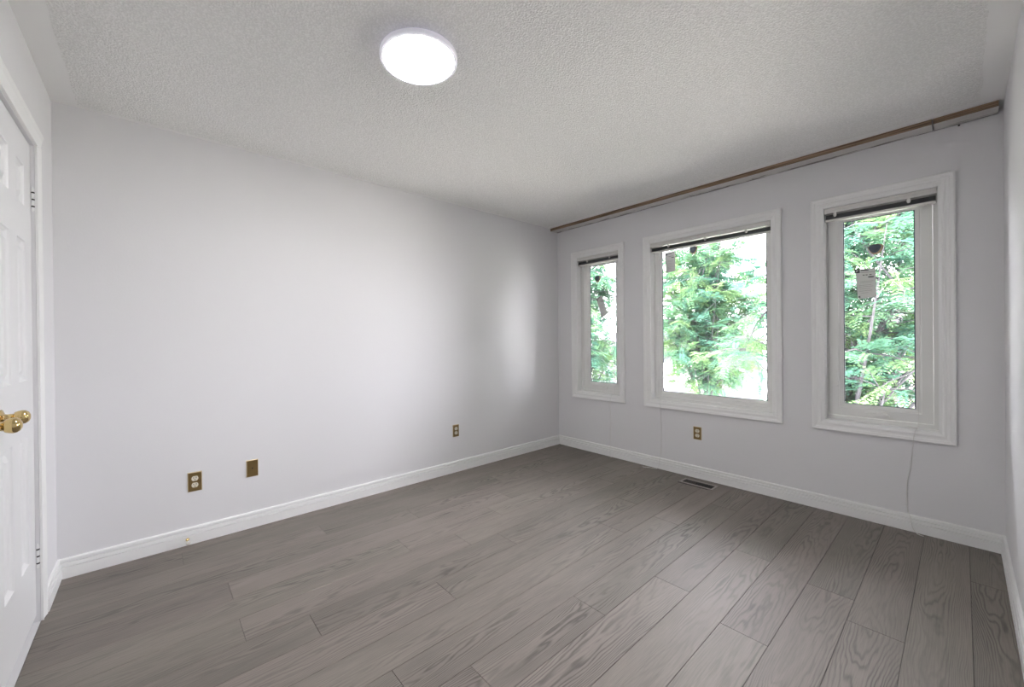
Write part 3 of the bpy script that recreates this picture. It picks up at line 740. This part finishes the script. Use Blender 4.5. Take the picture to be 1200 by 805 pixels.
def make_tree(name, base_pt, crown_c, crown_r, nlimb, ntwig, nleaf, leafmat, seed, label, leafsize=1.0, trunk_r=.16):
    r = random.Random(seed)
    bp_, cc_, cr = Vector(base_pt), Vector(crown_c), Vector(crown_r)
    root = empty(name, bp_, label=label, category='tree', group='trees outside the windows')
    wood = MB(); v = []; f = []; lr_ = []
    def rnd_in():
        while True:
            p = Vector((r.uniform(-1, 1), r.uniform(-1, 1), r.uniform(-1, 1)))
            if .25 < p.length < 1: return Vector((cc_.x + p.x * cr.x, cc_.y + p.y * cr.y, cc_.z + p.z * cr.z))
    fork = bp_ * .35 + cc_ * .65 + Vector((0, 0, -cr.z * .35))
    tp_ = curve_pts([bp_, bp_ * .6 + fork * .4 + Vector((r.uniform(-.15, .15), 0, 0)), fork, cc_ + Vector((0, 0, cr.z * .5))], 5)
    wood.tube(tp_, [trunk_r * (1 - .75 * k / (len(tp_) - 1)) for k in range(len(tp_))], 8)
    def leaf(p, d, tone):
        # one compound leaf: rachis along d with paired leaflets
        d = d.normalized(); up = Vector((r.uniform(-.4, .4), r.uniform(-.4, .4), 1)); s_ = d.cross(up)
        if s_.length < .1: return
        s_.normalize(); n_ = s_.cross(d)
        ln = r.uniform(.16, .26) * leafsize; nl_ = 6
        for k in range(nl_):
            t_ = (k + 1) / nl_
            q = p + d * ln * t_ - Vector((0, 0, 1)) * (t_ * t_ * ln * .35)
            for sg in (-1, 1):
                dd = (s_ * sg + d * .55 + n_ * r.uniform(-.25, .15)).normalized(); sd_ = dd.cross(n_).normalized()
                ll = ln * .36 * (1 - .35 * abs(t_ - .5)); ww = ll * .19
                o_ = len(v)
                v.extend([tuple(q), tuple(q + dd * ll * .5 + sd_ * ww), tuple(q + dd * ll), tuple(q + dd * ll * .5 - sd_ * ww)])
                f.append((o_, o_ + 1, o_ + 2, o_ + 3)); lr_.append(min(1, max(0, tone + r.uniform(-.15, .15))))
    for i_ in range(nlimb):
        tgt = rnd_in(); st_ = tp_[r.randrange(len(tp_) // 2, len(tp_))]
        mid = st_ * .5 + tgt * .5 + Vector((r.uniform(-.25, .25), r.uniform(-.25, .25), r.uniform(-.05, .35)))
        lp = curve_pts([st_, mid, tgt], 5)
        wood.tube(lp, [trunk_r * .30 * (1 - .85 * k / (len(lp) - 1)) for k in range(len(lp))], 5)
        for j_ in range(ntwig):
            a_ = lp[r.randrange(3, len(lp))]
            dr = Vector((r.gauss(0, 1), r.gauss(0, 1), r.gauss(0, .45))).normalized()
            tw = [a_, a_ + dr * .3 + Vector((0, 0, .03)), a_ + dr * r.uniform(.5, .9) - Vector((0, 0, .06))]
            wood.tube(tw, [.010, .006, .003], 4)
            tone = r.random()
            for k in range(nleaf):
                t_ = r.uniform(.15, 1); pp = tw[0].lerp(tw[2], t_)
                leaf(pp, dr * .7 + Vector((r.gauss(0, .7), r.gauss(0, .7), r.gauss(0, .25))), tone)
    wo = wood.build('trunk', M['bark'], root, smooth=True)
    me_ = bpy.data.meshes.new('foliage'); me_.from_pydata([tuple(Vector(p) - bp_) for p in v], [], f); me_.materials.append(M[leafmat])
    at = me_.attributes.new('leaf_rnd', 'FLOAT', 'FACE'); at.data.foreach_set('value', lr_)
    fo = bpy.data.objects.new('foliage', me_); COL.objects.link(fo); fo.parent = root
    return root
make_tree('tree', (1.55, 8.0, GZ), (1.9, 8.3, 2.0), (1.9, 1.3, 2.4), 36, 19, 19, 'leaf', 3, 'blue-green leafy tree close outside the right window', .85, .12)
make_tree('tree', (-3.7, 8.6, GZ), (-3.2, 8.7, 1.7), (1.3, 1.1, 2.4), 28, 15, 17, 'leaf', 5, 'leafy tree outside the narrow left window', .95, .10)
make_tree('tree', (-2.0, 12.7, GZ), (-1.75, 12.7, 2.3), (1.9, 1.0, 2.6), 34, 14, 16, 'leaf', 17, 'bushy tree with thin branches outside the wide middle window', 1.1, .08)
make_tree('tree', (-3.4, 17.2, GZ), (-3.4, 17.2, 2.3), (3.3, 1.5, 3.4), 34, 13, 16, 'leaf2', 8, 'far yellow-green tree seen through the wide middle window', 1.6, .10)
make_tree('tree', (3.6, 13.0, GZ), (3.2, 13.0, 1.5), (1.9, 1.2, 3.2), 28, 12, 15, 'leaf2', 11, 'pale yellow-green tree further behind the right window', 1.3, .12)
make_tree('tree', (-8.8, 14.6, GZ), (-8.4, 14.6, 1.8), (2.6, 1.6, 3.6), 28, 12, 15, 'leaf2', 13, 'far pale tree behind the narrow left window', 1.4, .12)

def house(x0, x1, y0, y1, zt_, zr, wallmat, label, wins):
    root = empty('house', ((x0 + x1) / 2, y0, GZ), label=label, category='house', group='houses beyond the trees')
    b = MB(); b.box(x0, x1, y0, y1, GZ, zt_); b.build('wall', M[wallmat], root)
    r_ = MB(); ym = (y0 + y1) / 2; e = .4
    r_.add([(x0 - e, y0 - e, zt_ - .05), (x1 + e, y0 - e, zt_ - .05), (x1 + e, y1 + e, zt_ - .05), (x0 - e, y1 + e, zt_ - .05), (x0 + 1.5, ym, zr), (x1 - 1.5, ym, zr),
            (x0 - e, y0 - e, zt_ + .1), (x1 + e, y0 - e, zt_ + .1), (x1 + e, y1 + e, zt_ + .1), (x0 - e, y1 + e, zt_ + .1)],
           [(0, 3, 2, 1), (6, 7, 5, 4), (7, 8, 5), (8, 9, 4, 5), (9, 6, 4), (0, 1, 7, 6), (1, 2, 8, 7), (2, 3, 9, 8), (3, 0, 6, 9)])
    r_.build('roof', M['roof'], root)
    for (a, c_, d, e_) in wins:
        wm = MB(); wm.ring(a, c_, d, e_, [(0, y0 - .04), (.12, y0 - .04), (.12, y0), (0, y0)]); wo = wm.build('house_window', M['trim'], root)
        pm = MB(); pm.box(a, c_, y0 - .02, y0 - .005, d, e_); pm.build('pane', M['slat'], wo)
house(-13.0, -5.2, 23.0, 30.0, .4, 2.4, 'siding', 'pale siding house behind the trees, through the middle window', [(-9.6, -8.2, -1.6, -.4), (-7.4, -6.4, -1.6, -.4)])
house(-1.5, 6.0, 27.0, 34.0, .9, 3.0, 'brick', 'pinkish brick house far behind the trees, through the right window', [(0.2, 1.4, -1.2, .2), (2.6, 3.8, -1.2, .2)])
